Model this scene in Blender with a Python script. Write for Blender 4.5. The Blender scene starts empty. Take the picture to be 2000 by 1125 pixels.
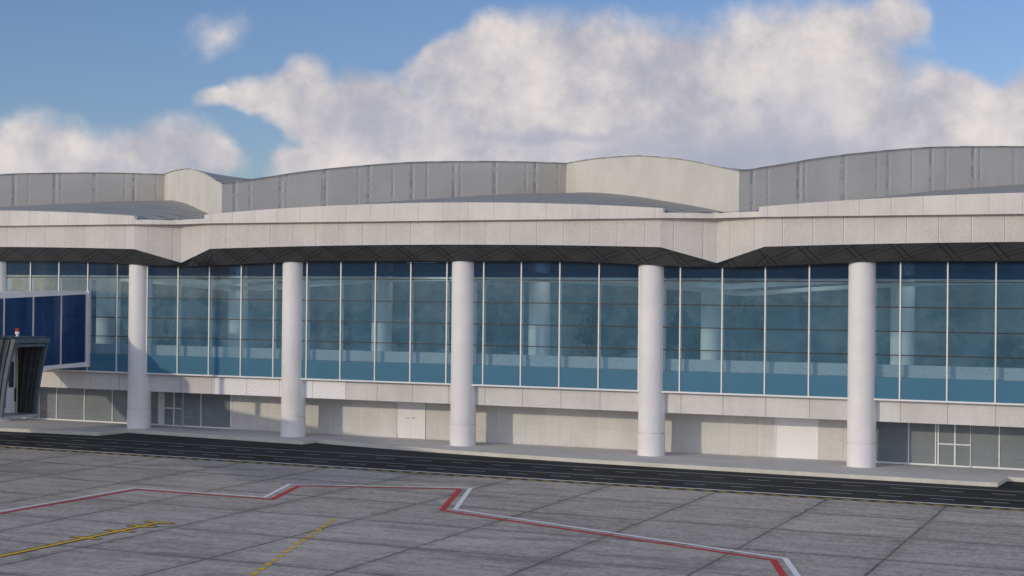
import bpy, math, random
from mathutils import Vector, Matrix
random.seed(7)
scn = bpy.context.scene
COL = scn.collection
R = math.radians

# ------------------------------------------------------------------ helpers
class MB:
    """collects quads / polygons with uv in metres, links them as ONE mesh object"""
    def __init__(s): s.v=[]; s.f=[]; s.uv=[]; s.sm=[]
    def poly(s, pts, uvs=None, smooth=False):
        i=len(s.v); s.v+= [tuple(p) for p in pts]; s.f.append(tuple(range(i,i+len(pts))))
        s.uv.append(uvs if uvs else [(p[0],p[2]) for p in pts]); s.sm.append(smooth)
    def box(s,x0,x1,y0,y1,z0,z1):
        a=(x0,y0,z0);b=(x1,y0,z0);c=(x1,y1,z0);d=(x0,y1,z0);e=(x0,y0,z1);f=(x1,y0,z1);g=(x1,y1,z1);h=(x0,y1,z1)
        for q,k in (((a,b,f,e),0),((c,d,h,g),0),((b,c,g,f),1),((d,a,e,h),1),((e,f,g,h),2),((d,c,b,a),2)):
            s.poly(q,[((p[0],p[2]),(p[1],p[2]),(p[0],p[1]))[k] for p in q])
        return s
    def bar(s,p,q,w,h=None,up=(0,0,1)):
        p=Vector(p);q=Vector(q);d=(q-p).normalized();up=Vector(up)
        if abs(d.dot(up))>.98: up=Vector((0,1,0))
        r=d.cross(up).normalized();u=r.cross(d).normalized();h=h or w
        o=[r*w/2+u*h/2,-r*w/2+u*h/2,-r*w/2-u*h/2,r*w/2-u*h/2]
        A=[p+k for k in o];B=[q+k for k in o];L=(q-p).length
        for i in range(4):
            j=(i+1)%4; s.poly([A[j],A[i],B[i],B[j]],[(0,0),(w,0),(w,L),(0,L)])
        s.poly(A); s.poly(B[::-1]); return s
    def lathe(s,cx,cy,prof,n=48,a0=0,a1=2*math.pi,smooth=True):
        for (r0,z0),(r1,z1) in zip(prof[:-1],prof[1:]):
            for i in range(n):
                t0=a0+(a1-a0)*i/n;t1=a0+(a1-a0)*(i+1)/n
                P=lambda r,t,z:(cx+r*math.cos(t),cy+r*math.sin(t),z)
                rr=max(r0,r1)
                s.poly([P(r0,t0,z0),P(r0,t1,z0),P(r1,t1,z1),P(r1,t0,z1)],[(rr*t0,z0),(rr*t1,z0),(rr*t1,z1),(rr*t0,z1)],smooth)
        return s
    def build(s,name,mat,parent=None,weld=False):
        me=bpy.data.meshes.new(name); me.from_pydata(s.v,[],s.f)
        l=me.uv_layers.new(name='UVMap'); k=0
        flat=[c for u in s.uv for c in u]
        for k,c in enumerate(flat): l.data[k].uv=c
        me.polygons.foreach_set('use_smooth',s.sm)
        me.materials.append(mat); me.update()
        if weld:
            import bmesh
            bm=bmesh.new(); bm.from_mesh(me); bmesh.ops.remove_doubles(bm,verts=bm.verts,dist=1e-4)
            for e in bm.edges:
                if len(e.link_faces)==2 and e.calc_face_angle(0)>R(32): e.smooth=False
            bm.to_mesh(me); bm.free()
        o=bpy.data.objects.new(name,me); COL.objects.link(o)
        if parent:
            o.parent=parent; o.matrix_parent_inverse=Matrix.Translation(-pworld(parent))
        return o
def pworld(o): # parts keep identity world matrices; only the root Empty carries a location
    return Vector((0,0,0)) if o.type=='MESH' else o.location.copy()
def tag(o,label=None,cat=None,group=None,kind=None):
    for k,v in (('label',label),('category',cat),('group',group),('kind',kind)):
        if v: o[k]=v
    return o
def empty(name,loc=(0,0,0)):
    o=bpy.data.objects.new(name,None); COL.objects.link(o); o.location=loc; o.empty_display_size=.5; return o
def struct(o): o['kind']='structure'; return o
def copy_tree(o,parent=None):
    c=o.copy(); COL.objects.link(c)
    if parent: c.parent=parent
    for ch in o.children: copy_tree(ch,c)
    return c

# ------------------------------------------------------------------ materials
class N:
    def __init__(s,name):
        s.m=bpy.data.materials.new(name); s.m.use_nodes=True; s.t=s.m.node_tree
        for n in list(s.t.nodes): s.t.nodes.remove(n)
    def n(s,ty,ins=None,**kw):
        n=s.t.nodes.new(ty)
        for k,v in kw.items(): setattr(n,k,v)
        for k,v in (ins or {}).items():
            if isinstance(v,bpy.types.NodeSocket): s.t.links.new(v,n.inputs[k])
            else: n.inputs[k].default_value=v
        return n
    def math(s,op,a,b=0.,c=0.,clamp=False):
        n=s.n('ShaderNodeMath',{0:a,1:b,2:c},operation=op); n.use_clamp=clamp; return n.outputs[0]
    def mix(s,f,a,b,blend='MIX'):
        n=s.n('ShaderNodeMix',data_type='RGBA',blend_type=blend)
        for k,v in ((0,f),(6,a),(7,b)):
            if isinstance(v,bpy.types.NodeSocket): s.t.links.new(v,n.inputs[k])
            else: n.inputs[k].default_value=(v if k==0 else (*v,1) if len(v)==3 else v)
        return n.outputs[2]
    def noise(s,vec,scale,detail=4,rough=.55,dist=0):
        return s.n('ShaderNodeTexNoise',{'Vector':vec,'Scale':scale,'Detail':detail,'Roughness':rough,'Distortion':dist}).outputs['Fac']
    def ramp(s,v,a,b,lo=0.,hi=1.):
        n=s.n('ShaderNodeMapRange',{0:v,1:a,2:b,3:lo,4:hi},interpolation_type='SMOOTHSTEP'); return n.outputs[0]
    def scale(s,v,k): return s.n('ShaderNodeVectorMath',{0:v,1:k},operation='MULTIPLY').outputs[0]
    def uv(s):
        u=s.n('ShaderNodeUVMap',uv_map='UVMap').outputs[0]; x=s.n('ShaderNodeSeparateXYZ',{0:u}); return u,x.outputs[0],x.outputs[1]
    def pos(s):
        u=s.n('ShaderNodeNewGeometry').outputs['Position']; x=s.n('ShaderNodeSeparateXYZ',{0:u}); return u,x.outputs[0],x.outputs[1],x.outputs[2]
    def seam(s,u,period,off,w):
        d=s.math('PINGPONG',s.math('SUBTRACT',u,off),period/2)
        return s.ramp(d,w*.5,w,1,0)
    def out(s,sh): s.n('ShaderNodeOutputMaterial',{0:sh}); return s.m
    def bsdf(s,col,rough=.6,spec=.3,bump=None,bs=.2,bd=.02,metal=0.):
        ins={'Roughness':rough,'Specular IOR Level':spec,'Metallic':metal}
        ins['Base Color']=col if isinstance(col,bpy.types.NodeSocket) else (*col,1)
        if bump is not None:
            ins['Normal']=s.n('ShaderNodeBump',{'Height':bump,'Strength':bs,'Distance':bd}).outputs[0]
        return s.n('ShaderNodeBsdfPrincipled',ins).outputs[0]

def plain(name,col,rough=.5,var=.12,scale=1.2,spec=.3,metal=0.,bs=.15,fine=14):
    g=N(name); p,_,_,_=g.pos()
    a=g.noise(p,scale,5); b=g.noise(p,fine,3)
    f=g.math('ADD',g.math('MULTIPLY',a,.7),g.math('MULTIPLY',b,.3))
    f=g.ramp(f,.3,.7,1-var,1+var*.6)
    c=g.mix(1.,col,g.n('ShaderNodeCombineColor',{0:f,1:f,2:f}).outputs[0],'MULTIPLY')
    return g.out(g.bsdf(c,rough,spec,b,bs,.01,metal))
def panel(name,col,pu,off,w=.035,pv=None,voff=0,wv=.02,rough=.65,speck=.10,dark=.55,light=None,streak=.025):
    """wall of cladding panels with joints every pu metres along u (and pv along v)"""
    g=N(name); uv,u,v=g.uv(); p=g.pos()[0]
    sm=g.seam(u,pu,off,w)
    if pv: sm=g.math('MAXIMUM',sm,g.math('MULTIPLY',g.seam(v,pv,voff,wv),.55))
    cell=g.math('FLOOR',g.math('DIVIDE',g.math('SUBTRACT',u,off),pu))
    rnd=g.n('ShaderNodeTexWhiteNoise',{'W':cell},noise_dimensions='1D').outputs[0]
    fine=g.noise(p,13,3,.7); big=g.noise(p,.35,4)
    st=g.noise(g.scale(p,(2.2,2.2,.12)),1.3,4)
    f=g.math('ADD',g.ramp(fine,.35,.65,-speck,speck),g.ramp(big,.3,.7,-.06,.06))
    f=g.math('ADD',f,g.ramp(st,.35,.7,streak,-streak))
    f=g.math('ADD',f,g.math('MULTIPLY',g.math('SUBTRACT',rnd,.5),.07))
    f=g.math('ADD',f,1.)
    c=g.mix(1.,col,g.n('ShaderNodeCombineColor',{0:f,1:f,2:f}).outputs[0],'MULTIPLY')
    if light: # a pale edge beside each joint
        lt=g.seam(u,pu,off+w*1.6,w*.9); c=g.mix(g.math('MULTIPLY',lt,light),c,(.85,.84,.82))
    c=g.mix(g.math('MULTIPLY',sm,dark),c,tuple(k*.35 for k in col))
    h=g.math('SUBTRACT',g.math('MULTIPLY',fine,.5),sm)
    return g.out(g.bsdf(c,rough,.25,h,.35,.02))

M={}
M['column']=plain('column_paint',(.80,.77,.76),.55,.06,.8,bs=.25,fine=22)
M['fascia']=panel('fascia_panels',(.60,.565,.535),1.78,.6,.03,rough=.7,speck=.075,light=.5,streak=.02)
M['band']=panel('parapet_panels',(.66,.625,.59),1.78,1.1,.03,rough=.65,speck=.05,light=.3,dark=.4)
M['beam']=panel('beam_panels',(.63,.605,.585),2.6667,.93,.03,rough=.65,speck=.05,dark=.7)
M['wall']=panel('ground_wall_panels',(.63,.615,.585),1.78,.65,.025,pv=.62,voff=.05,wv=.016,rough=.7,speck=.05,dark=.28,light=.35)
M['beige']=panel('beige_cladding',(.62,.595,.555),3.3,.6,.025,rough=.65,speck=.04,dark=.25,light=.3,streak=.012)
M['white']=plain('white_metal',(.80,.79,.78),.4,.05,2,.4)
M['mullion']=plain('mullion_white',(.82,.79,.75),.4,.06,2,.4)
M['dark_bar']=plain('dark_bar',(.03,.03,.028),.45,.2,2)
M['door_white']=plain('door_white',(.78,.765,.76),.5,.05,1.5)
M['soffit_in']=plain('interior_ceiling',(.45,.46,.47),.8,.1,1)
M['int_col']=plain('interior_column_paint',(.86,.85,.85),.7,.05,.5)
M['int_beam']=plain('interior_beam',(.88,.86,.80),.7,.05,.5)
M['rubber']=plain('dark_bellows',(.045,.045,.045),.7,.3,3)
M['hood']=plain('hood_frame_metal',(.075,.105,.125),.45,.2,3)
M['cab_white']=plain('cab_white',(.72,.73,.76),.5,.06,2)
M['red']=plain('red_lens',(.55,.03,.02),.25,.1,4)
M['steel']=plain('galvanised_steel',(.36,.37,.38),.45,.12,2,metal=.4)
M['tree_leaf']=plain('leaf_green',(.028,.045,.035),.6,.4,3)
M['pot']=plain('pot_brown',(.16,.12,.10),.7,.2,3)
M['bark']=plain('bark',(.12,.09,.06),.8,.3,4)

def mk_grey():
    g=N('grey_metal_cladding'); uv,u,v=g.uv(); p=g.pos()[0]
    wob=g.math('MULTIPLY',g.math('SINE',g.math('MULTIPLY',v,3.0)),.012)
    uu=g.math('ADD',u,wob)
    def pair(per,off,w):
        return g.seam(uu,per,off,w), g.seam(uu,per,off+w*1.5,w)
    a,al=pair(3.42,.9,.15); b,bl=pair(2.75,2.05,.11)
    nb=g.ramp(g.noise(g.scale(p,(.2,.2,1.1)),2.0,2),.35,.65,.25,1)
    fine=g.noise(p,10,3,.7); big=g.noise(p,.25,4); 
    f=g.math('ADD',g.ramp(fine,.35,.65,.94,1.05),g.ramp(big,.3,.7,-.07,.07))
    c=g.mix(1.,(.50,.475,.445),g.n('ShaderNodeCombineColor',{0:f,1:f,2:f}).outputs[0],'MULTIPLY')
    dk=g.math('MULTIPLY',g.math('MAXIMUM',a,g.math('MULTIPLY',b,.6)),nb)
    lt=g.math('MULTIPLY',g.math('MAXIMUM',al,bl),nb)
    c=g.mix(g.math('MULTIPLY',lt,.5),c,(.66,.66,.67)); c=g.mix(g.math('MULTIPLY',dk,.7),c,(.22,.22,.24))
    return g.out(g.bsdf(c,.6,.3,g.math('SUBTRACT',lt,dk),.4,.03))
M['grey']=mk_grey()
def mk_roof():
    g=N('ribbed_metal_roof'); uv,u,v=g.uv(); p=g.pos()[0]
    d=g.math('PINGPONG',v,1.1); rib=g.ramp(d,.08,.30,1,0); sh=g.ramp(g.math('PINGPONG',g.math('SUBTRACT',v,.5),1.1),.10,.38,1,0)
    f=g.ramp(g.noise(g.scale(p,(.15,1,1)),1.2,4),.3,.7,.85,1.1)
    c=g.mix(1.,(.34,.335,.30),g.n('ShaderNodeCombineColor',{0:f,1:f,2:f}).outputs[0],'MULTIPLY')
    c=g.mix(g.math('MULTIPLY',rib,.5),c,(.58,.60,.61)); c=g.mix(g.math('MULTIPLY',sh,.6),c,(.13,.14,.15))
    return g.out(g.bsdf(c,.6,.25,rib,.5,.05))
M['roof']=mk_roof()
def mk_soffit():
    g=N('dark_lattice_soffit'); uv,u,v=g.uv(); p=g.pos()[0]
    k=g.math('MULTIPLY',v,2.3); k2=g.math('MULTIPLY',v,.54)
    def line(s,per,off,w): return g.seam(s,per,off,w)
    a=g.math('ADD',u,k2); b=g.math('SUBTRACT',u,k); c2=g.math('ADD',u,g.math('MULTIPLY',v,3.4))
    L=line(a,2.66,0,.06)
    for s,per,off,w in ((a,2.66,.42,.06),(b,2.66,.9,.075),(b,2.66,1.5,.075)): L=g.math('MAXIMUM',L,line(s,per,off,w))
    L=g.math('MAXIMUM',L,g.math('MULTIPLY',line(c2,3.9,1.,.07),.6))
    band=g.math('MAXIMUM',line(a,2.66,.21,.16),line(b,2.66,1.2,.24))
    f=g.ramp(g.noise(p,.7,4),.3,.7,.85,1.15)
    c=g.mix(1.,(.088,.089,.094),g.n('ShaderNodeCombineColor',{0:f,1:f,2:f}).outputs[0],'MULTIPLY')
    c=g.mix(g.math('MULTIPLY',band,.3),c,(.11,.11,.115)); c=g.mix(g.math('MULTIPLY',L,.72),c,(.014,.014,.016))
    return g.out(g.bsdf(c,.7,.2,L,.3,.03))
M['soffit']=mk_soffit()
def mk_glass(name,tint,diff,df,gl=.05,rough=.06,streak=.25):
    """tinted, slightly dusty glazing: part lets light through, part film, part mirror"""
    g=N(name); p=g.pos()[0]
    st=g.noise(g.scale(p,(.6,.6,.15)),1.5,3); d=g.ramp(st,.3,.7,df*(1-streak),df*(1+streak))
    tr=g.n('ShaderNodeBsdfTransparent',{0:(*tint,1)}).outputs[0]
    di=g.n('ShaderNodeBsdfDiffuse',{0:(*diff,1)}).outputs[0]
    gs=g.n('ShaderNodeBsdfGlossy',{0:(1,1,1,1),1:rough}).outputs[0]
    m1=g.n('ShaderNodeMixShader',{0:d,1:tr,2:di}).outputs[0]
    lw=g.n('ShaderNodeLayerWeight',{0:.35}).outputs['Fresnel']
    m2=g.n('ShaderNodeMixShader',{0:g.math('MULTIPLY',lw,gl,clamp=True),1:m1,2:gs}).outputs[0]
    return g.out(m2)
M['glass']=mk_glass('tinted_glass',(.88,.955,.985),(.225,.475,.66),.13,.12)
M['head_shade']=mk_glass('shade_blue_glass',(.45,.62,.78),(.018,.055,.12),.50,.08)  # dark tint paints the overhang's shade onto the top of the glazing
M['spandrel']=plain('teal_spandrel_glass',(.06,.178,.27),.25,.06,.5,.25,bs=.0)
M['shop']=mk_glass('shopfront_glass',(.78,.82,.84),(.70,.75,.78),.22,.15,streak=.06)
M['navy']=mk_glass('navy_glass',(.42,.55,.74),(.046,.120,.29),.38,.4)
M['door_glass']=plain('door_glass',(.06,.08,.09),.15,.3,2,.5)

def mk_corr():
    g=N('white_corrugated_panel'); uv,u,v=g.uv()
    s=g.math('ADD',g.math('MULTIPLY',u,.33),v) ; s=g.math('SUBTRACT',v,g.math('MULTIPLY',u,.42))
    w=g.ramp(g.math('PINGPONG',s,.085),.02,.065,0,1)
    c=g.mix(w,(.84,.82,.83),(.95,.93,.93))
    c=g.mix(g.math('MULTIPLY',g.seam(u,2.6667,1.23,.03),.6),c,(.3,.3,.3))
    return g.out(g.bsdf(c,.5,.3,w,.6,.03))
M['corr']=mk_corr()
def mk_shutter():
    g=N('white_shutter'); uv,u,v=g.uv(); w=g.ramp(g.math('PINGPONG',v,.05),.002,.012,0,1)
    n=g.noise(g.scale(g.pos()[0],(1,1,6)),4,3)
    c=g.mix(w,(.80,.79,.79),(.93,.92,.92)); c=g.mix(g.ramp(n,.45,.75,0,.15),c,(.7,.7,.7))
    return g.out(g.bsdf(c,.5,.3,w,.6,.02))
M['shutter']=mk_shutter()
def mk_apron():
    g=N('apron_concrete'); p,x,y,z=g.pos()
    P=5.78; xo,yo=41.5,-19.55
    nx=g.math('MULTIPLY',g.math('SUBTRACT',g.noise(p,.6,3),.5),.12)
    dx=g.math('PINGPONG',g.math('ADD',g.math('SUBTRACT',x,xo),nx),P/2); dy=g.math('PINGPONG',g.math('ADD',g.math('SUBTRACT',y,yo),nx),P/2)
    jn=g.ramp(g.noise(p,.35,3),.3,.7,.65,1)
    j=g.math('MULTIPLY',g.math('MAXIMUM',g.ramp(dx,.025,.095,1,0),g.ramp(dy,.05,.13,.7,0)),jn)
    soft=g.math('MAXIMUM',g.ramp(dx,.0,.7,.16,0),g.ramp(dy,0,.7,.16,0))
    jl=g.math('MULTIPLY',g.ramp(g.math('ABSOLUTE',g.math('SUBTRACT',dx,.17)),.02,.07,1,0),g.ramp(g.noise(p,.17,2),.55,.65,0,.5))
    cx=g.math('FLOOR',g.math('DIVIDE',g.math('SUBTRACT',x,xo),P)); cy=g.math('FLOOR',g.math('DIVIDE',g.math('SUBTRACT',y,yo),P))
    cell=g.n('ShaderNodeCombineXYZ',{0:cx,1:cy}).outputs[0]
    rnd=g.n('ShaderNodeTexWhiteNoise',{'Vector':cell},noise_dimensions='2D').outputs[0]
    st=g.noise(g.scale(p,(.3,1.3,1)),1.3,5,.65); st2=g.noise(g.scale(p,(2.2,1.15,1)),2.4,4,.75); big=g.noise(p,.10,4); fine=g.noise(p,30,2,.8)
    f=g.math('ADD',g.ramp(st,.3,.7,-.16,.16),g.ramp(st2,.32,.68,-.20,.20))
    f=g.math('ADD',f,g.ramp(big,.3,.7,-.08,.08)); f=g.math('ADD',f,g.ramp(fine,.3,.7,-.22,.22))
    f=g.math('ADD',f,g.math('MULTIPLY',g.math('SUBTRACT',rnd,.5),.16)); f=g.math('SUBTRACT',f,soft); f=g.math('MAXIMUM',g.math('ADD',f,1.),.15)
    c=g.mix(1.,(.405,.372,.338),g.n('ShaderNodeCombineColor',{0:f,1:f,2:f}).outputs[0],'MULTIPLY')
    c=g.mix(g.ramp(g.noise(p,.22,3),.62,.75,0,.25),c,(.34,.30,.28))
    c=g.mix(jl,c,(.55,.54,.52)); c=g.mix(g.math('MULTIPLY',j,.85),c,(.07,.068,.065))
    # worn tyre and oil stains
    c=g.mix(g.ramp(g.noise(g.scale(p,(.25,1,1)),.5,3,.5,.6),.54,.72,0,.5),c,(.15,.14,.135))
    return g.out(g.bsdf(c,.85,.2,g.math('SUBTRACT',g.math('ADD',st2,fine),j),.25,.02))
M['apron']=mk_apron()
def mk_road():
    g=N('road_asphalt'); p,x,y,z=g.pos()
    fine=g.noise(p,22,3,.8); st=g.noise(g.scale(p,(.12,2,1)),1.2,4); big=g.noise(p,.12,3)
    f=g.math('ADD',g.ramp(fine,.3,.7,.6,1.35),g.ramp(st,.3,.7,-.35,.4)); f=g.math('ADD',f,g.ramp(big,.3,.7,-.2,.35))
    c=g.mix(1.,(.037,.038,.040),g.n('ShaderNodeCombineColor',{0:f,1:f,2:f}).outputs[0],'MULTIPLY')
    return g.out(g.bsdf(c,.9,.12,fine,.3,.01))
M['road']=mk_road()
M['pave']=plain('pavement_concrete',(.57,.555,.55),.8,.10,.5,.2,fine=12)
M['kerb']=panel('kerb_stone',(.62,.595,.52),1.0,.3,.012,rough=.8,speck=.05,dark=.3)
def paint(name,col,wear=.35,sc=2.5):
    g=N(name); p=g.pos()[0]; n=g.noise(p,sc,6,.7); f=g.noise(p,18,3,.7)
    w=g.ramp(g.math('ADD',g.math('MULTIPLY',n,.6),g.math('MULTIPLY',f,.4)),.52,.68,0,wear)
    c=g.mix(w,col,(.2,.19,.19)); return g.out(g.bsdf(c,.7,.25))
M['p_white']=paint('white_paint',(.80,.80,.82),.3); M['p_red']=paint('red_paint',(.52,.045,.045)); M['p_yel']=paint('yellow_paint',(.72,.46,.03),.25); M['p_blk']=paint('black_paint',(.05,.045,.035),.5)
M['p_road']=paint('worn_white_paint',(.55,.55,.55),.55,4)
def mk_hatch():
    g=N('yellow_black_edge'); p,x,y,z=g.pos(); s=g.ramp(g.math('PINGPONG',g.math('ADD',x,y),.45),.2,.25,0,1)
    c=g.mix(s,(.07,.06,.03),(.55,.37,.04)); return g.out(g.bsdf(c,.7,.25))
M['hatch']=mk_hatch()
def mk_intwall():
    g=N('mottled_wall_reflections'); p,x,y,z=g.pos()
    a=g.noise(g.scale(p,(.35,1,.5)),1.,4,.5,.4); b=g.noise(g.scale(p,(.55,1,.9)),1.1,4)
    c=g.mix(g.ramp(a,.40,.62),(.085,.15,.19),(.42,.43,.44)); c=g.mix(g.ramp(b,.56,.70,0,.65),c,(.70,.64,.62))  # pale pink blobs are glass reflections painted into the mottled wall colour
    return g.out(g.bsdf(c,.8,.2))
M['int_wall']=mk_intwall()
def mk_terrazzo():
    g=N('terrazzo_floor'); p=g.pos()[0]
    v=g.n('ShaderNodeTexVoronoi',{'Vector':p,'Scale':4.5}).outputs['Distance']
    c=g.mix(g.ramp(v,.10,.2,1,0),(.42,.425,.44),(.12,.12,.12)); return g.out(g.bsdf(c,.5,.3))
M['terrazzo']=mk_terrazzo()
def emit(name,col,st):
    g=N(name); return g.out(g.n('ShaderNodeEmission',{0:(*col,1),1:st}).outputs[0])
M['fill_glow']=emit('hall_fill_glow',(.93,.97,1.),6.0)  # added fill glow for the hall interior

# ------------------------------------------------------------------ camera (solved from the facade's vanishing points)
RW=Matrix(((0.91627272,-0.00701331,0.40049360),(0.40042301,-0.00962784,-0.91627982),(0.01028205,0.99992906,-0.00601344)))
CP=Vector((69.3202,-91.1407,9.7324)); F=2998.
cd=bpy.data.cameras.new('camera'); co=bpy.data.objects.new('camera',cd); COL.objects.link(co)
co.matrix_world=Matrix.Translation(CP)@RW.to_4x4()
cd.sensor_width=36; cd.lens=36*F/2000; cd.clip_end=20000; cd.clip_start=.5; scn.camera=co

# ------------------------------------------------------------------ ground
ZA,ZR,ZP=-.232,-.224,-.218
def sheet(name,pts,z,mat): 
    b=MB(); b.poly([(x,y,z) for x,y in pts],[(x,y) for x,y in pts]); return struct(b.build(name,mat))
sheet('apron',[(-4000,-4000),(4000,-4000),(4000,4000),(-4000,4000)],ZA,M['apron'])
sheet('road',[(-120,-14.15),(160,-14.15),(160,2.4),(-120,2.4)],ZR,M['road'])
# pavement with its kerb
kerb=[(-60,-6.0),(-8.13,-5.11),(-3.58,-4.79),(-.2,-4.6),(.1,-4.45),(.42,-1.63),(8.3,-2.34),(15.5,-2.9),(15.66,-2.8),(15.8,-1.5),(16.99,-1.85),(20.3,-2.5),(23.71,-3.01),(27.5,-3.52),(31.33,-3.96),(34,-4.22),(36.57,-4.40),(43.03,-4.56),(50.58,-4.70),(59.9,-4.85),(60.25,-4.75),(60.42,-1.72),(66,-1.95),(120,-4.6)]
kw=.16
pb=MB()
for (x0,y0),(x1,y1) in zip(kerb[:-1],kerb[1:]):
    pb.poly([(x0,y0+kw,0),(x1,y1+kw,0),(x1,8,0),(x0,8,0)])
struct(pb.build('pavement',M['pave']))
kb=MB(); s=0
for (x0,y0),(x1,y1) in zip(kerb[:-1],kerb[1:]):
    L=math.hypot(x1-x0,y1-y0); u=[(s,0),(s+L,0)]
    kb.poly([(x0,y0,ZR-.01),(x1,y1,ZR-.01),(x1,y1,-.02),(x0,y0,-.02)],[(s,-.2),(s+L,-.2),(s+L,0),(s,0)])
    kb.poly([(x0,y0,-.02),(x1,y1,-.02),(x1,y1+.02,.004),(x0,y0+.02,.004)],[(s,0),(s+L,0),(s+L,.03),(s,.03)])
    kb.poly([(x0,y0+.02,.004),(x1,y1+.02,.004),(x1,y1+kw,.004),(x0,y0+kw,.004)],[(s,0),(s+L,0),(s+L,.2),(s,.2)]); s+=L
struct(kb.build('kerb',M['kerb']))
# road lines
def strip(b,x0,x1,y,w,z): b.poly([(x0,y-w/2,z),(x1,y-w/2,z),(x1,y+w/2,z),(x0,y+w/2,z)])
b=MB(); strip(b,-110,150,-6.47,.11,ZP); strip(b,-110,150,-10.2,.09,ZP); struct(b.build('road_line',M['p_road']))
b=MB(); strip(b,-110,150,-13.3,.24,ZP); struct(b.build('road_line',M['p_white']))
b=MB(); strip(b,-110,150,-13.92,.30,ZP); struct(b.build('road_edge_line',M['hatch']))
for yy in (-8.0,-11.5):
    b=MB(); x=49.93-2.59*24
    while x<90: strip(b,x,x+1.2,yy,.09,ZP); x+=2.59
    struct(b.build('road_dashes',M['p_road']))
# apron lines
def ribbon(name,pts,w,mat,z=ZP):
    b=MB(); n=len(pts); L=[]
    for i,p in enumerate(pts):
        p=Vector(p); d0=(p-Vector(pts[i-1])).normalized() if i else None; d1=(Vector(pts[i+1])-p).normalized() if i<n-1 else None
        d0=d0 or d1; d1=d1 or d0; n0=Vector((-d0.y,d0.x)); n1=Vector((-d1.y,d1.x)); m=(n0+n1).normalized(); k=w/2/max(.3,m.dot(n0))
        L.append((p+m*k,p-m*k))
    for (a,b_),(c,d) in zip(L[:-1],L[1:]): b.poly([(b_.x,b_.y,z),(d.x,d.y,z),(c.x,c.y,z),(a.x,a.y,z)])
    return struct(b.build(name,mat))
ribbon('apron_red_line',[(20.62,-48),(20.72,-27.25),(28.78,-27.3),(27.12,-22.1),(35.08,-19.3),(37.78,-26.9),(55.03,-33.2),(58.4,-42.5)],.27,M['p_red'])
ribbon('apron_white_line',[(20.22,-48),(20.22,-26.8),(28.05,-26.8),(26.35,-21.75),(35.42,-18.68),(38.2,-26.3),(55.36,-32.65),(59.0,-42.5)],.24,M['p_white'])
ribbon('lead_in_line_edge',[(28.56,-75),(28.56,-35.84)],.46,M['p_blk'],ZP-.003); ribbon('lead_in_line',[(28.56,-75),(28.56,-36.05)],.25,M['p_yel'])
for i,yy in enumerate((-36.0,-37.2,-38.7,-40.82)):
    ribbon('stop_mark_edge',[(27.85,yy),(29.3,yy)],.42,M['p_blk'],ZP-.0035); ribbon('stop_mark',[(27.93,yy),(29.22,yy)],.22,M['p_yel'],ZP+.001)
b=MB(); a=Vector((34.82,-31.68)); d=(Vector((39.01,-44.45))-a); L=d.length; d.normalize(); nr=Vector((-d.y,d.x)); k=0
while k<L+8:
    p=a+d*k; q=p+d*.46; b.poly([(*(p-nr*.13),ZP),(*(p+nr*.13),ZP),(*(q+nr*.13),ZP),(*(q-nr*.13),ZP)]); k+=.95
struct(b.build('apron_yellow_dashes',M['p_yel']))

# ------------------------------------------------------------------ terminal
S=13.; P=39.; TIPS=(-34.5,4.5,43.5); XL,XR=-33.7333,70.2667
T=tag(empty('terminal_building',(0,0,0)),'long white airport terminal with blue curtain wall, round columns and scalloped roof','building')
def tip_t(x): return (x-4.5)%P
def dtip(x): t=tip_t(x); return min(t,P-t)
def sstep(a): a=max(0,min(1,a)); return a*a*(3-2*a)
def zglass(x): return 11.65+.36*sstep(dtip(x)/11.5)
GY=-.25
# columns
for k in range(-1,6):
    x=k*S+.12-.02*k; r=.835
    prof=[(r+.02,-.02),(r+.02,1.36),(r-.06,1.365),(r-.06,1.42),(r,1.425),(r,12.9)]
    MB().lathe(x,0,prof,56).build('column',M['column'],T,weld=True)
# ground floor
WY=2.5
def wallpart(name,x0,x1,z0,z1,mat,y=WY,th=.25):
    return MB().box(x0,x1,y,y+th,z0,z1).build(name,mat,T)
wallpart('ground_wall',6.36,19.72,0,2.9,M['wall'],WY,.3); wallpart('ground_wall',22.09,46.29,0,2.9,M['wall'],WY,.3); wallpart('ground_wall',48.92,52.1,0,2.9,M['wall'],WY,.3); wallpart('ground_wall',19.72,22.09,2.62,2.9,M['wall'],WY,.3)
# service door
for x0,x1 in ((19.76,19.84),(21.97,22.05)): MB().box(x0,x1,WY-.03,WY+.12,0,2.62).build('door_jamb',M['white'],T)
for x0,x1,hx in ((19.86,20.90,20.74),(20.91,21.95,21.06)):
    b=MB().box(x0,x1,WY+.02,WY+.08,.36,2.6); b.box(x0,x1,WY+.045,WY+.085,.0,.36); b.box(x0,x1,WY+.015,WY+.08,.35,.38)
    dl=b.build('door',M['door_white'],T)
    h=MB(); h.bar((hx,WY-.05,1.40),(hx+(.16 if hx<20.9 else -.16)*-1,WY-.05,1.40),.045); h.bar((hx,WY+.03,1.4),(hx,WY-.07,1.4),.04)
    h.build('handle',M['steel'],dl)
MB().box(46.31,48.9,WY+.02,WY+.1,0,2.9).build('roller_shutter',M['shutter'],T)
for x0 in (46.24,48.9): MB().box(x0,x0+.07,WY-.025,WY+.06,0,2.88).build('shutter_jamb',M['white'],T)
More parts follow.
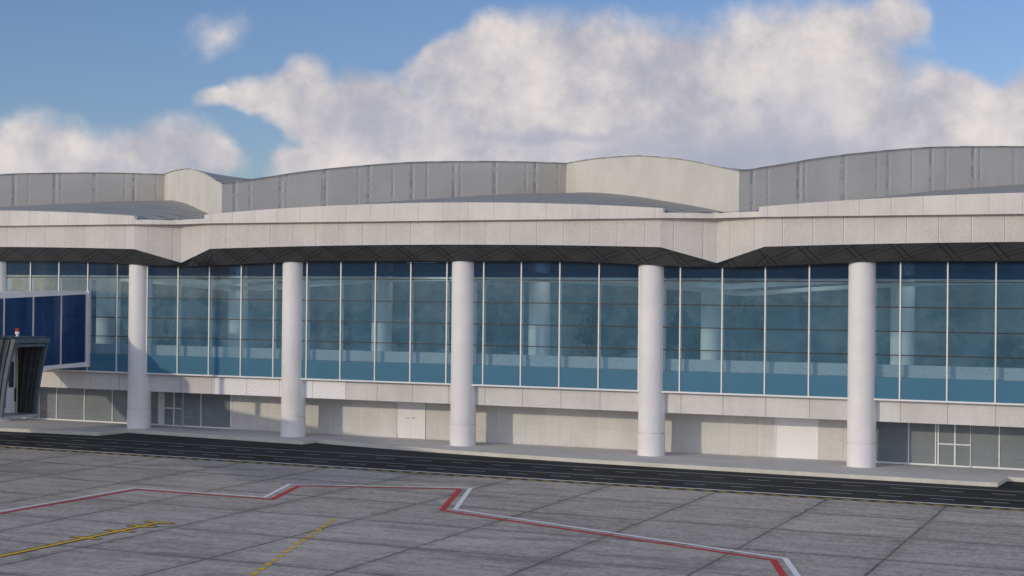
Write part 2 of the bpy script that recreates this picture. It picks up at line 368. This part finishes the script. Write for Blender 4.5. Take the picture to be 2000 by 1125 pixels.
# shopfronts: panes between posts
def shopfront(xs,door=None):
    for x0,x1 in zip(xs[:-1],xs[1:]):
        isd=door and abs(x0-door[0])<.02
        if isd:
            mid=door[1]
            fr=MB(); 
            for xx in (x0+.03,mid,x1-.03): fr.box(xx-.045,xx+.045,WY-.06,WY+.06,0,2.9)
            for a,c in ((x0+.075,mid-.045),(mid+.045,x1-.075)):
                for z in (.03,1.30): fr.box(a,c,WY-.045,WY+.045,z-.03,z+.045)
            fo=fr.build('glass_door',M['white'],T)
            for a,c in ((x0+.075,mid-.045),(mid+.045,x1-.075)):
                MB().box(a,c,WY-.012,WY+.012,.075,1.27).build('pane',M['shop'],fo); MB().box(a,c,WY-.012,WY+.012,1.345,2.9).build('pane',M['shop'],fo)
        else:
            fr=MB().box(x0-.035,x0+.035,WY-.06,WY+.06,0,2.9); fr.box(x0+.035,x1-.035,WY-.06,WY+.06,0,.09)
            fo=fr.build('shopfront_window',M['white'],T)
            MB().box(x0+.035,x1-.035,WY-.012,WY+.012,.09,2.9).build('pane',M['shop'],fo)
shopfront([-22.1,-19.45,-16.8,-14.1,-11.13,-9.46,-6.83,-4.21,-1.55,-.02]); shopfront([.44,2.16,3.75,6.33],(.44,1.36))
MB().box(-.05,.41,WY-.05,WY+.2,0,2.9).build('door_jamb',M['cab_white'],T)
shopfront([52.14,54.37,55.94,56.06,58.0,59.56,61.05,62.6,64.1,65.6,67.1,68.6,70.2],(56.06,57.05))
MB().box(6.3,6.4,WY-.05,WY+.05,0,2.88).build('jamb',M['white'],T)
# beam, ledge
MB().box(XL,XR,.1,WY+.6,2.66,3.93).build('beam',M['beam'],T)
for x0,x1 in ((6.57,9.225),(9.235,11.875),(11.885,14.535),(14.545,17.16)):
    MB().box(x0,x1,.075,.098,2.665,3.925).build('corrugated_panel',M['corr'],T)
MB().box(XL,XR,-.36,.3,3.932,4.03).build('ledge',M['white'],T)
# curtain wall
mx=[14.2667+2.66667*n for n in range(-18,22)]
TZ=(10.85,9.38,7.97,6.59)
for i,(x0,x1) in enumerate(zip(mx[:-1],mx[1:])):
    zt=12.25
    w=MB().box(x0+.04,x1-.04,GY-.01,GY+.01,5.29,11.02).build('window',M['glass'],T)
    MB().box(x0+.04,x1-.04,GY-.01,GY+.01,11.03,zt).build('painted_shade_panel',M['head_shade'],w)  # added dark pane that carries the painted overhang shade
    MB().box(x0+.04,x1-.04,GY-.015,GY+.02,4.03,5.28).build('spandrel_panel',M['spandrel'],w)
    for z in TZ: MB().box(x0+.042,x1-.042,GY-.035,GY-.012,z-.03,z+.03).build('transom',M['dark_bar'],w)
for x in mx:
    b=MB().box(x-.04,x+.04,GY-.07,GY+.02,4.03,zglass(x)+.02); m_=b.build('mullion',M['mullion'],T)
    MB().box(x-.03,x+.03,GY+.02,GY+.30,4.05,12.2).build('fin',M['int_col'],m_)
# upper-floor interior
MB().box(XL,XR,GY+.02,20.5,4.6,5.27).build('upper_floor',M['terrazzo'],T)
MB().box(XL,XR,20.5,20.8,5.27,13.).build('back_wall',M['int_wall'],T)
MB().box(XL-.3,XL,GY,20.8,0,13.).build('end_wall',M['int_wall'],T); MB().box(XR,XR+.3,GY,20.8,0,13.).build('end_wall',M['wall'],T)
MB().box(XL,XR,.4,20.5,12.45,12.6).build('ceiling',M['soffit_in'],T)
for k in range(-1,6):
    MB().lathe(k*S+.35,12.2,[(.78,5.27),(.78,12.45)],40).build('interior_column',M['int_col'],T,weld=True)
def arch_beam(y,z0,rise,h,th):
    b=MB(); n=120
    for i in range(n):
        xa=XL+(XR-XL)*i/n; xb=XL+(XR-XL)*(i+1)/n
        fa=lambda x: z0+rise*(1-((tip_t(x)-19.5)/19.5)**2)
        za,zb_=fa(xa),fa(xb)
        b.poly([(xa,y,za),(xb,y,zb_),(xb,y,zb_+h),(xa,y,za+h)]); b.poly([(xb,y+th,zb_),(xa,y+th,za),(xa,y+th,za+h),(xb,y+th,zb_+h)]); b.poly([(xa,y+th,za),(xb,y+th,zb_),(xb,y,zb_),(xa,y,za)])
    return b.build('interior_beam',M['int_beam'],T)
arch_beam(2.2,10.35,.75,.34,.3); arch_beam(5.0,9.95,.9,.25,.3); arch_beam(9.0,10.0,.9,.22,.3)
# ground-floor interior behind the shopfronts
MB().box(XL,XR,9.,9.2,0,3.).build('lobby_wall',M['int_wall'],T)
# soffit and fascia
def yfas(x):
    d=dtip(x)
    return -1.2-1.15*min(1,d/3.2)
def zfas(x):
    d=dtip(x); 
    return 11.93+.93*min(1,d/3.2)+(.22*(1-((d-19.5)/16.3)**2) if d>3.2 else 0)
def xs_samples():
    xs=set([XL,XR])
    for tp in TIPS:
        for t in (0,1.6,3.2,35.8,37.4): xs.add(tp+t)
        for i in range(1,24): xs.add(tp+3.2+32.6*i/24)
    return sorted(x for x in xs if XL<=x<=XR)
XS=xs_samples()
sf=MB(); fa=MB(); u=0
for x0,x1 in zip(XS[:-1],XS[1:]):
    L=math.hypot(x1-x0,yfas(x1)-yfas(x0))
    prof=lambda x:[(1.2,zglass(x)-.0),(GY-.08,zglass(x)),(-.92 if yfas(x)<-1.5 else -.6-.3*dtip(x)/3.2,zglass(x)+.03*min(1,dtip(x)/2)+.02),(yfas(x)+.02,zfas(x))]
    pa,pb_=prof(x0),prof(x1); v=0
    for (ya,za),(yb,zb_),(ya2,za2),(yb2,zb2) in zip(pa[:-1],pa[1:],pb_[:-1],pb_[1:]):
        dv=abs(yb-ya)
        sf.poly([(x0,ya,za),(x1,ya2,za2),(x1,yb2,zb2),(x0,yb,zb_)],[(x0,v),(x1,v),(x1,v+dv),(x0,v+dv)]); v+=dv
    q=[(x0,yfas(x0),zfas(x0)),(x1,yfas(x1),zfas(x1)),(x1,yfas(x1),14.62),(x0,yfas(x0),14.62)]
    fa.poly(q,[(u,q[0][2]),(u+L,q[1][2]),(u+L,q[2][2]),(u,q[3][2])])
    q2=[(x,y+.3,z) for x,y,z in q]; fa.poly(q2[::-1]); fa.poly([q[0],q2[0],q2[1],q[1]]); u+=L
sf.build('soffit',M['soffit'],T); fa.build('fascia',M['fascia'],T)
# parapet band above the fascia
def yband(x): d=dtip(x); return -1.95-.80*min(1,d/3.2)
def ztop(x):
    d=dtip(x)
    if d<2.95: return 14.93
    return 15.20+.57*(1-((19.5-d)/16.55)**2)
bs=[]
for x in XS:
    bs.append(x)
for tp in TIPS:
    for t in (2.94,2.96,36.04,36.06):
        if XL<tp+t<XR: bs.append(tp+t)
bs=sorted(set(bs)); bd=MB(); u=0
for x0,x1 in zip(bs[:-1],bs[1:]):
    L=math.hypot(x1-x0,yband(x1)-yband(x0)); th=.35
    y0,y1=yband(x0),yband(x1); z0,z1=ztop(x0),ztop(x1); zb0=14.60
    bd.poly([(x0,y0,zb0),(x1,y1,zb0),(x1,y1,z1),(x0,y0,z0)],[(u,zb0),(u+L,zb0),(u+L,z1),(u,z0)])
    bd.poly([(x0,y0,z0),(x1,y1,z1),(x1,y1+th,z1),(x0,y0+th,z0)],[(u,0),(u+L,0),(u+L,th),(u,th)])
    bd.poly([(x1,y1+th,zb0),(x0,y0+th,zb0),(x0,y0+th,z0),(x1,y1+th,z1)]); bd.poly([(x0,y0+1.,zb0),(x1,y1+1.,zb0),(x1,y1,zb0),(x0,y0,zb0)]); u+=L
bd.build('parapet',M['band'],T)
# lower ribbed roofs and the zigzag upper walls
ARCH=[(0,17.85),(1.8,18.3),(4.5,19.0),(7.3,19.55),(10.2,20.0),(13.2,20.25),(16.2,20.42),(19.5,20.48)]
FOOT=[(0,15.0),(1.6,15.4),(4.5,16.0),(7.5,16.55),(10.2,17.05),(13.2,17.5),(16.5,17.9),(19.5,18.1)]
def interp(tb,t):
    t=max(0,min(19.5,t))
    # smooth interpolation (Catmull-Rom on the table)
    for i in range(len(tb)-1):
        if t<=tb[i+1][0]:
            x0,y0=tb[i];x1,y1=tb[i+1]; m0=(tb[i+1][1]-tb[max(0,i-1)][1])/(tb[i+1][0]-tb[max(0,i-1)][0]); j=min(len(tb)-1,i+2); m1=(tb[j][1]-tb[i][1])/(tb[j][0]-tb[i][0])
            h=x1-x0;s_=(t-x0)/h
            return (2*s_**3-3*s_**2+1)*y0+(s_**3-2*s_**2+s_)*h*m0+(-2*s_**3+3*s_**2)*y1+(s_**3-s_**2)*h*m1
for tp in TIPS:
    n=48; rf=MB(); cnt=0
    for i in range(n):
        ta,tb=.2+(P-.4)*i/n,.2+(P-.4)*(i+1)/n; xa,xb=tp+ta,tp+tb
        if xa<XL-.5 or xb>XR+.5: continue
        cnt+=1; m=14
        def pt(t,j):
            d=min(t,P-t); yw=3.7+d; zw=interp(FOOT,d)+.03; x=tp+t; yf=-2.25; zf=min(ztop(x),15.8)-.05 if d>2.95 else 14.95
            s_=j/m; return (x,yf+(yw-yf)*s_,zf+(zw-zf)*(s_**.92))
        for j in range(m):
            a,b_,c,d_=pt(ta,j),pt(tb,j),pt(tb,j+1),pt(ta,j+1); rf.poly([a,b_,c,d_],[(p[0],p[1]) for p in (a,b_,c,d_)],True)
    if cnt: rf.build('lower_roof',M['roof'],T,weld=True)
def upwall(tp,sx,name,mat,lim):
    b=MB(); n=40; ok=0; th=.3; r2=math.sqrt(2)
    for i in range(n):
        ta,tb=19.5*i/n,19.5*(i+1)/n; xa,xb=tp+sx*ta,tp+sx*tb
        if min(xa,xb)<XL or max(xa,xb)>XR: continue
        ok=1; nx=-.7071*(-sx)*-1; 
        A=(xa,3.7+ta); B=(xb,3.7+tb); za,zb_=interp(ARCH,ta),interp(ARCH,tb)
        u0,u1=ta*r2*sx,tb*r2*sx
        q=[(*A,14.9),(*B,14.9),(*B,zb_),(*A,za)]
        uv=[(u0,14.9),(u1,14.9),(u1,zb_),(u0,za)]
        off=Vector((-sx*.7071,.7071))*th
        q2=[(x+off.x,y+off.y,z) for x,y,z in q]
        if sx<0: q=[q[1],q[0],q[3],q[2]]; uv=[uv[1],uv[0],uv[3],uv[2]]; q2=[q2[1],q2[0],q2[3],q2[2]]
        b.poly(q,uv); b.poly(q2[::-1]); b.poly([q[3],q[2],q2[2],q2[3]])
    if ok: b.build(name,mat,T)
for tp in TIPS:
    upwall(tp,1,'clerestory_wall',M['grey'],0); upwall(tp,-1,'gable_wall',M['beige'],0)
# groin-vaulted upper roofs over each tip
for tp in TIPS:
    n=40; b=MB(); ok=0
    for i in range(n):
        for j in range(n):
            c=[]
            for p,q in ((i,j),(i+1,j),(i+1,j+1),(i,j+1)):
                p=19.5*p/n; q=19.5*q/n; p=max(p,-.06) if p else -.06; q=max(q,-.06) if q else -.06
                pp,qq=max(p,1e-3),max(q,1e-3); z=(pp*interp(ARCH,pp)+qq*interp(ARCH,qq))/(pp+qq)-.10*min(pp,qq)
                c.append((tp+p-q,3.7+p+q,z+.04))
            if min(k[0] for k in c)<XL or max(k[0] for k in c)>XR: continue
            ok=1; b.poly(c,[(k[0],k[1]) for k in c])
    if ok:
        o=b.build('upper_roof',M['roof'],T,weld=True)
        md=o.modifiers.new('thickness','SOLIDIFY'); md.thickness=.05; md.offset=-.0
MB().box(XL,XR,20.8,45,0,14.9).build('rear_block',M['wall'],T)
# emissive panels added to brighten the hall (seen dimly through the dark head glass)
for i in range(15):
    x=-30+6.5*i; y=(4.,10.5,6.,14.)[i%4]
    fx=MB().box(x-1.3,x+1.3,y-.7,y+.7,12.36,12.44).build('fill_light_panel',M['white'],T); MB().box(x-1.2,x+1.2,y-.6,y+.6,12.33,12.355).build('fill_emitter',M['fill_glow'],fx)
MB().box(XL,XR,GY+.55,GY+.75,5.28,6.0).build('lit_floor_standin',M['terrazzo'],T)  # made-up upright catching sun in place of the pale floor strip

# ------------------------------------------------------------------ potted trees inside the hall
def ptree(x,y,h,lab,seed):
    rd=random.Random(seed)
    t=tag(empty('potted_tree',(x,y,5.27)),lab,'potted tree','potted trees behind the curtain wall')
    MB().lathe(x,y,[(0,5.275),(.42,5.275),(.55,5.9),(.5,5.95),(.46,5.85),(0,5.85)],20).build('pot',M['pot'],t)
    MB().lathe(x,y,[(.07,5.85),(.05,5.27+h*.8)],8).build('trunk',M['bark'],t)
    b=MB()
    for i in range(1000):
        f=rd.random(); z=6.3+f*(h-1.1); rr=(.25+1.0*(1-f)**.8*min(1,f*6+.3))*math.sqrt(rd.random()); a=rd.random()*6.283
        c=Vector((x+rr*math.cos(a),y+rr*math.sin(a),z+rd.uniform(-.1,.1)))
        n_=Vector((rd.gauss(0,1),rd.gauss(0,1),rd.gauss(0,1))).normalized(); u_=n_.orthogonal().normalized()*rd.uniform(.13,.24); v_=n_.cross(u_.normalized())*rd.uniform(.05,.11)
        b.poly([c-u_,c-v_,c+u_,c+v_])
    b.build('crown',M['tree_leaf'],t)
ptree(20.3,17.2,4.3,'dark bushy potted tree indoors just right of the middle front column',1)
ptree(28.4,17.4,4.6,'dark potted tree indoors beside the interior column left of the fourth front column',2)
ptree(35.6,17.2,3.6,'low dark potted tree indoors right behind the fourth front column',3)
ptree(40.6,17.5,4.4,'tall dark potted tree indoors under the right-hand fascia point',4)

# ------------------------------------------------------------------ boarding bridge
B=tag(empty('boarding_bridge',(-4.3,-.3,0)),'boarding bridge with navy glass tunnel and dark ribbed docking hood','boarding bridge')
U=Vector((-.23,-1,0)); W=Vector((-4.0,.92,0))   # outward direction per metre of y; tunnel width to the left
P0=Vector((-4.3,-.34,0)); LEN=17.
zt=lambda s:9.72-.05*s; zg0=lambda s:4.66-.05*s; zb=lambda s:4.32-.022*s
def at(s,z,w=0): q=P0+U*s+W*w; return Vector((q.x,q.y,z))
ms=[0,2.30,4.62,6.97,9.3,11.65,14.,17.]
def slab(name,z0,z1,mat,par,w0=0.,w1=1.,s0=0.,s1=LEN):
    b=MB(); c=[at(s0,z0(s0),w0),at(s1,z0(s1),w0),at(s1,z0(s1),w1),at(s0,z0(s0),w1)]; d=[at(s0,z1(s0),w0),at(s1,z1(s1),w0),at(s1,z1(s1),w1),at(s0,z1(s0),w1)]
    b.poly(c); b.poly(d[::-1])
    for i in range(4): j=(i+1)%4; b.poly([c[j],c[i],d[i],d[j]])
    return b.build(name,mat,par)
slab('tunnel_roof',lambda s:zt(s)-.08,lambda s:9.89-.028*s,M['white'],B)
slab('tunnel_floor',lambda s:zb(s),lambda s:zg0(s),M['white'],B)
slab('tunnel_wall',lambda s:zg0(s)+.003,lambda s:zt(s)-.083,M['white'],B,.97,1.0,.1)
for a,c in zip(ms[:-1],ms[1:]):
    b=MB(); a_,c_=a+.06,c-.06
    b.poly([at(c_,zg0(c_),.01),at(a_,zg0(a_),.01),at(a_,zt(a_)-.085,.01),at(c_,zt(c_)-.085,.01)]); b.poly([at(a_,zg0(a_),.016),at(c_,zg0(c_),.016),at(c_,zt(c_)-.085,.016),at(a_,zt(a_)-.085,.016)])
    pn=b.build('glass_panel',M['navy'],B)
    br=MB(); lo,hi=zg0(a)+.6,zg0(a)+2.4
    for p,q in (((a+.35,lo),(c-.35,lo)),((a+.35,hi),(c-.35,hi)),((a+.35,lo),(a+.35,hi)),((c-.35,lo),(c-.35,hi)),((a+.35,lo),(c-.35,hi)),((a+.35,hi),(c-.35,lo))): br.bar(at(p[0],p[1],.06),at(q[0],q[1],.06),.05)
    br.build('brace',M['cab_white'],pn)
for s_ in ms[1:]: MB().bar(at(s_,zg0(s_),.005),at(s_,zt(s_)-.08,.005),.075).build('post',M['mullion'],B)
b=MB(); b.bar(at(0,4.30,0),at(0,9.9,0),.34); b.build('end_frame',M['white'],B)
# rotunda, telescopic tunnel and cab (mostly left of the frame; they throw the shade on the apron)
MB().lathe(-10.9,-19.6,[(0,3.7),(3.0,3.7),(3.0,9.3),(2.8,9.45),(0,9.5)],32,smooth=False).build('rotunda',M['cab_white'],B)
MB().lathe(-10.9,-19.6,[(.55,-.22),(.55,3.7)],24).build('support_column',M['steel'],B)
MB().bar((-9.,-20.6,5.9),(3.5,-27.4,5.75),3.4,3.6).build('telescopic_tunnel',M['cab_white'],B)
MB().bar((2.0,-26.5,5.75),(14.2,-34.4,5.7),3.0,3.2).build('telescopic_tunnel',M['cab_white'],B)
b=MB(); 
for dy in (-1.1,1.1): b.bar((4+dy*.53,-28.2+dy*.85,-.22),(4+dy*.53,-28.2+dy*.85,4.2),.3)
b.build('support_leg',M['steel'],B)
HY0,HY1=-35.86,-33.62   # near and far side of the docking hood
cab=MB(); cab.box(13.6,17.6,HY0-.5,HY1+.5,3.95,7.5); cab.build('cab',M['cab_white'],B)
# hood frame: a leaning, gently bowed opening that faces the aircraft
def hx(z): f=(z-4.0)/3.55; return 19.62+.28*f+.42*f*f
HZ=[4.0+3.55*i/10 for i in range(11)]
b=MB()
for y in (HY0,HY1):
    for z0,z1 in zip(HZ[:-1],HZ[1:]):
        b.bar((hx(z0),y,z0),(hx(z1),y,z1),.2,.13,(0,1,0))
b.bar((hx(7.5),HY0-.08,7.48),(hx(7.5),HY1+.08,7.48),.24,.2); b.bar((hx(7.5)-.08,HY0,7.27),(hx(7.5)-.08,HY1,7.27),.18,.14)
b.build('hood_frame',M['hood'],B)
# bellows: folded ribs from the cab to the frame, both sides and the roof
NF=7; bl=MB(); rib=MB()
def bx(i,z): # x of fold i (0 = frame)
    f=i/NF; return hx(z)*(1-f)+17.6*f
for y,o in ((HY0+.02,-1),(HY1-.02,1)):
    for i in range(NF*2):
        a,c=i/2,(i+1)/2; ya=y+o*(.10 if i%2 else 0); yc=y+o*(0 if i%2 else .10)
        for z0,z1 in zip(HZ[:-1],HZ[1:]):
            bl.poly([(bx(a,z0),ya,z0),(bx(c,z0),yc,z0),(bx(c,z1),yc,z1),(bx(a,z1),ya,z1)],None)
        if i%2==1 and i<NF*2-1:
            for z0,z1 in zip(HZ[:-1],HZ[1:]): rib.bar((bx(c,z0),y+o*.01,z0),(bx(c,z1),y+o*.01,z1),.035,.05,(0,1,0)); rib.bar((bx(a,z0),y+o*.12,z0),(bx(a,z1),y+o*.12,z1),.04,.05,(0,1,0))
for i in range(NF*2):
    a,c=i/2,(i+1)/2; za=7.5+(.12 if i%2 else 0); zc=7.5+(0 if i%2 else .12)
    bl.poly([(bx(a,7.55),HY0,za),(bx(a,7.55),HY1,za),(bx(c,7.55),HY1,zc),(bx(c,7.55),HY0,zc)])
    if i%2==1: rib.bar((bx(a,7.55),HY0-.08,za+.02),(bx(a,7.55),HY1+.08,za+.02),.05)
bo=bl.build('bellows',M['rubber'],B); rib.build('rib',M['hood'],bo)
b=MB().box(17.6,hx(4.0)+.05,HY0-.12,HY1+.12,3.86,3.99); b.build('cab_floor',M['steel'],B)
# end wall of the cab inside the hood: cladding, door with window, control panel, post
cwx=18.52
MB().box(17.6,cwx,HY0+.05,HY1-.05,4.0,7.42).build('cab_end_wall',M['cab_white'],B)
d=MB().box(cwx,cwx+.06,-34.36,-33.80,4.02,6.72).build('door',M['cab_white'],B)
b=MB()
for y0,y1 in ((-34.33,-34.28),(-33.90,-33.85)): b.box(cwx+.06,cwx+.085,y0,y1,5.16,6.5)
b.box(cwx+.06,cwx+.085,-34.28,-33.90,6.44,6.5); b.box(cwx+.06,cwx+.085,-34.28,-33.90,5.16,5.22); b.build('window_frame',M['white'],d)
MB().box(cwx+.061,cwx+.07,-34.28,-33.90,5.22,6.44).build('window',M['door_glass'],d)
MB().box(cwx+.06,cwx+.14,-33.86,-33.80,4.55,5.2).build('handle',M['rubber'],d)
cp=MB().box(cwx,cwx+.08,-34.62,-34.40,4.1,6.2).build('control_panel',M['white'],B)
b=MB()
for i in range(11): b.box(cwx+.08,cwx+.095,-34.60,-34.43,4.3+.13*i,4.3+.13*i+.05)
b.build('switch',M['dark_bar'],cp)
MB().box(cwx+.08,cwx+.098,-34.56,-34.46,5.36,5.43).build('red_button',M['red'],cp)
MB().box(cwx,cwx+.12,-33.77,-33.69,4.0,7.4).build('door_post',plain('post_beige',(.55,.48,.38),.6),B)
bc=MB().lathe(19.2,-34.4,[(.12,7.60),(.12,7.66),(.05,7.67),(.05,7.74),(.08,7.75),(.098,7.77),(.098,7.86),(.09,7.88)],24).build('beacon',M['white'],B)
MB().lathe(19.2,-34.4,[(.085,7.88),(.085,8.0),(.07,8.03),(0,8.04)],24).build('lens',M['red'],bc)
# two floodlight masts left of the frame: they throw the thin shadows on the glass
for x,y,h,l in ((-4.9,-20.,16.9,'tall steel floodlight mast on the apron near the boarding bridge'),(-14.9,-22.,17.3,'tall steel floodlight mast left of the boarding bridge rotunda')):
    t=tag(empty('floodlight_mast',(x,y,-.22)),l,'floodlight mast','floodlight masts')
    MB().lathe(x,y,[(.24,-.22),(.15,h)],16).build('pole',M['steel'],t); MB().bar((x-.8,y,h),(x+.8,y,h),.2).build('crossarm',M['steel'],t)
    for dx in (-.6,0,.6): MB().box(x+dx-.2,x+dx+.2,y-.25,y+.1,h+.1,h+.45).build('lamp_head',M['steel'],t)

# ------------------------------------------------------------------ light and sky
SUN=Vector((-.60,-1.,.285)).normalized()
el=math.asin(SUN.z); rot=math.atan2(SUN.x,SUN.y)
sd=bpy.data.lights.new('sun','SUN'); so=bpy.data.objects.new('sun',sd); COL.objects.link(so)
sd.energy=2.35; sd.angle=R(.6); sd.color=(.90,.78,.58); so.rotation_euler=SUN.to_track_quat('Z','Y').to_euler(); so.location=(-30,-60,40)
w=bpy.data.worlds.new('World'); scn.world=w; w.use_nodes=True; wt=w.node_tree
for n in list(wt.nodes): wt.nodes.remove(n)
g=N.__new__(N); g.t=wt
SKY_STR=.15
sk=g.n('ShaderNodeTexSky',sky_type='NISHITA',sun_disc=False,sun_elevation=el,sun_rotation=rot,altitude=100,air_density=1.0,dust_density=.6,ozone_density=1.6)
sky=g.mix(1.,sk.outputs[0],(.80,.91,1.27),'MULTIPLY')
sky=g.scale(sky,(SKY_STR,)*3)
# clouds are laid out by direction: (a, b) = tangents round a fixed horizontal axis of the world
d=g.n('ShaderNodeTexCoord').outputs['Generated']
f0=Vector((-RW[0][2],-RW[1][2],0)).normalized(); r0=Vector((f0.y,-f0.x,0))
dot=lambda v:g.n('ShaderNodeVectorMath',{0:d,1:tuple(v)},operation='DOT_PRODUCT').outputs['Value']
df=dot(f0); dr_=dot(r0); dz=dot((0,0,1)); dm=g.math('MAXIMUM',df,.08)
ab=g.n('ShaderNodeCombineXYZ',{0:g.math('DIVIDE',dr_,dm),1:g.math('DIVIDE',dz,dm),2:0.}).outputs[0]
nz=g.n('ShaderNodeTexNoise',{'Vector':ab,'Scale':14.,'Detail':4.,'Roughness':.5}).outputs['Color']
wv=g.n('ShaderNodeVectorMath',{0:g.n('ShaderNodeVectorMath',{0:nz,1:(.5,.5,.5)},operation='SUBTRACT').outputs[0],1:(.055,.05,0)},operation='MULTIPLY').outputs[0]
abw=g.n('ShaderNodeVectorMath',{0:ab,1:wv},operation='ADD').outputs[0]
def pxdir(x,y):
    v=RW@Vector(((x-1000)/F,-(y-562.5)/F,-1)); k=v.dot(f0); return v.dot(r0)/k,v.z/k
BL=[(428,52,40,30,.26),(40,320,150,75,1),(180,330,150,60,1),(310,290,120,60,1),(430,300,80,45,.9),
(455,195,55,26,.9),(540,195,75,55,1),(585,165,50,45,1),(620,230,110,80,1),(720,215,120,80,1),(760,300,220,80,1),(570,325,80,40,1),
(870,130,85,75,1),(980,130,140,85,1),(1120,115,150,90,1),(1300,130,200,95,1),(1500,125,180,100,1),(1650,90,120,80,1),(1755,50,70,65,.9),(1640,180,160,110,1),
(1000,240,280,110,1),(1300,250,320,120,1),(1600,270,280,100,1),(1900,180,130,85,1),(2010,170,110,80,1),(1900,260,240,100,1),(2100,260,150,120,1),(-150,310,160,80,1),(1250,330,500,60,.8)]
field=None
for x,y,rx,ry,am in BL:
    a,b_=pxdir(x,y); q=g.n('ShaderNodeVectorMath',{0:abw,1:(a,b_,0)},operation='SUBTRACT').outputs[0]
    q=g.n('ShaderNodeVectorMath',{0:q,1:(F/rx/1.25,F/ry/1.25,0)},operation='MULTIPLY').outputs[0]
    l=g.n('ShaderNodeVectorMath',{0:q},operation='LENGTH').outputs['Value']
    v=g.math('MULTIPLY',g.math('SUBTRACT',1.,l),am)
    field=v if field is None else g.math('SMOOTH_MAX',field,v,.12)
hl=None
for x,y,rx,ry in ((508,285,90,75),(1890,55,150,100),(800,50,130,70)):
    a,b_=pxdir(x,y); q=g.n('ShaderNodeVectorMath',{0:abw,1:(a,b_,0)},operation='SUBTRACT').outputs[0]
    q=g.n('ShaderNodeVectorMath',{0:q,1:(F/rx,F/ry,0)},operation='MULTIPLY').outputs[0]
    v=g.ramp(g.math('SUBTRACT',1.,g.n('ShaderNodeVectorMath',{0:q},operation='LENGTH').outputs['Value']),-.25,.9)
    hl=v if hl is None else g.math('MAXIMUM',hl,v)
field=g.math('SUBTRACT',field,g.math('MULTIPLY',hl,.72))
fb=g.noise(ab,38,5,.55); fb2=g.noise(ab,11,5,.6)
fd=g.math('ADD',field,g.math('MULTIPLY',g.math('SUBTRACT',fb,.5),.5))
dens=g.ramp(fd,-.16,.50)
gen=g.noise(g.scale(d,(1,1,2.2)),3.2,6,.55); dgen=g.ramp(gen,.40,.60)
front=g.ramp(df,.55,.75)
dens=g.math('ADD',g.math('MULTIPLY',dens,front),g.math('MULTIPLY',dgen,g.math('SUBTRACT',1.,front)))
dens=g.math('MULTIPLY',dens,g.ramp(dz,-.01,.01))
# cloud tone: bright warm tops, lavender-grey hollows
tone=g.math('ADD',g.math('MULTIPLY',fb2,.7),g.math('MULTIPLY',fb,.3)); tone=g.ramp(tone,.34,.66)
hz=g.ramp(g.n('ShaderNodeSeparateXYZ',{0:ab}).outputs[1],.085,.14,.45,1.)
lv=None
for x,y,rx,ry,am in ((1450,315,560,95,1.),(1080,262,260,26,.8),(1560,230,170,110,.5),(800,260,240,70,.4),(250,330,420,60,.35)):
    a,b_=pxdir(x,y); q=g.n('ShaderNodeVectorMath',{0:abw,1:(a,b_,0)},operation='SUBTRACT').outputs[0]
    q=g.n('ShaderNodeVectorMath',{0:q,1:(F/rx,F/ry,0)},operation='MULTIPLY').outputs[0]
    v=g.math('MULTIPLY',g.ramp(g.n('ShaderNodeVectorMath',{0:q},operation='LENGTH').outputs['Value'],0.,1.1,1.,0.),am)
    lv=v if lv is None else g.math('MAXIMUM',lv,v)
lv=g.math('MULTIPLY',lv,front)
ccol=g.mix(tone,(.40,.40,.46),(.77,.705,.67))
CL=1.62
rk=g.ramp(dz,.10,.75,2.25,.62)
rear=g.mix(tone,(.80,.88,1.10),(1.5,1.5,1.6))      # unseen sunward clouds, brightened to fill the shaded faces
ccol=g.mix(g.math('MULTIPLY',lv,.8),ccol,(.345,.365,.475))
ccol=g.mix(front,g.mix(1.,rear,g.n('ShaderNodeCombineColor',{0:rk,1:rk,2:rk}).outputs[0],'MULTIPLY'),g.scale(ccol,(CL,)*3))
allsky=g.mix(g.math('MULTIPLY',dens,.96),sky,ccol)
bg=g.n('ShaderNodeBackground',{0:allsky,1:1.0}); g.n('ShaderNodeOutputWorld',{0:bg.outputs[0]})

scn.view_settings.view_transform='Standard'; scn.view_settings.look='None'; scn.view_settings.gamma=1; scn.view_settings.exposure=-0.6
scn.cycles.max_bounces=8; scn.cycles.transparent_max_bounces=16; scn.cycles.caustics_reflective=False; scn.cycles.caustics_refractive=False
scn.cycles.use_denoising=True
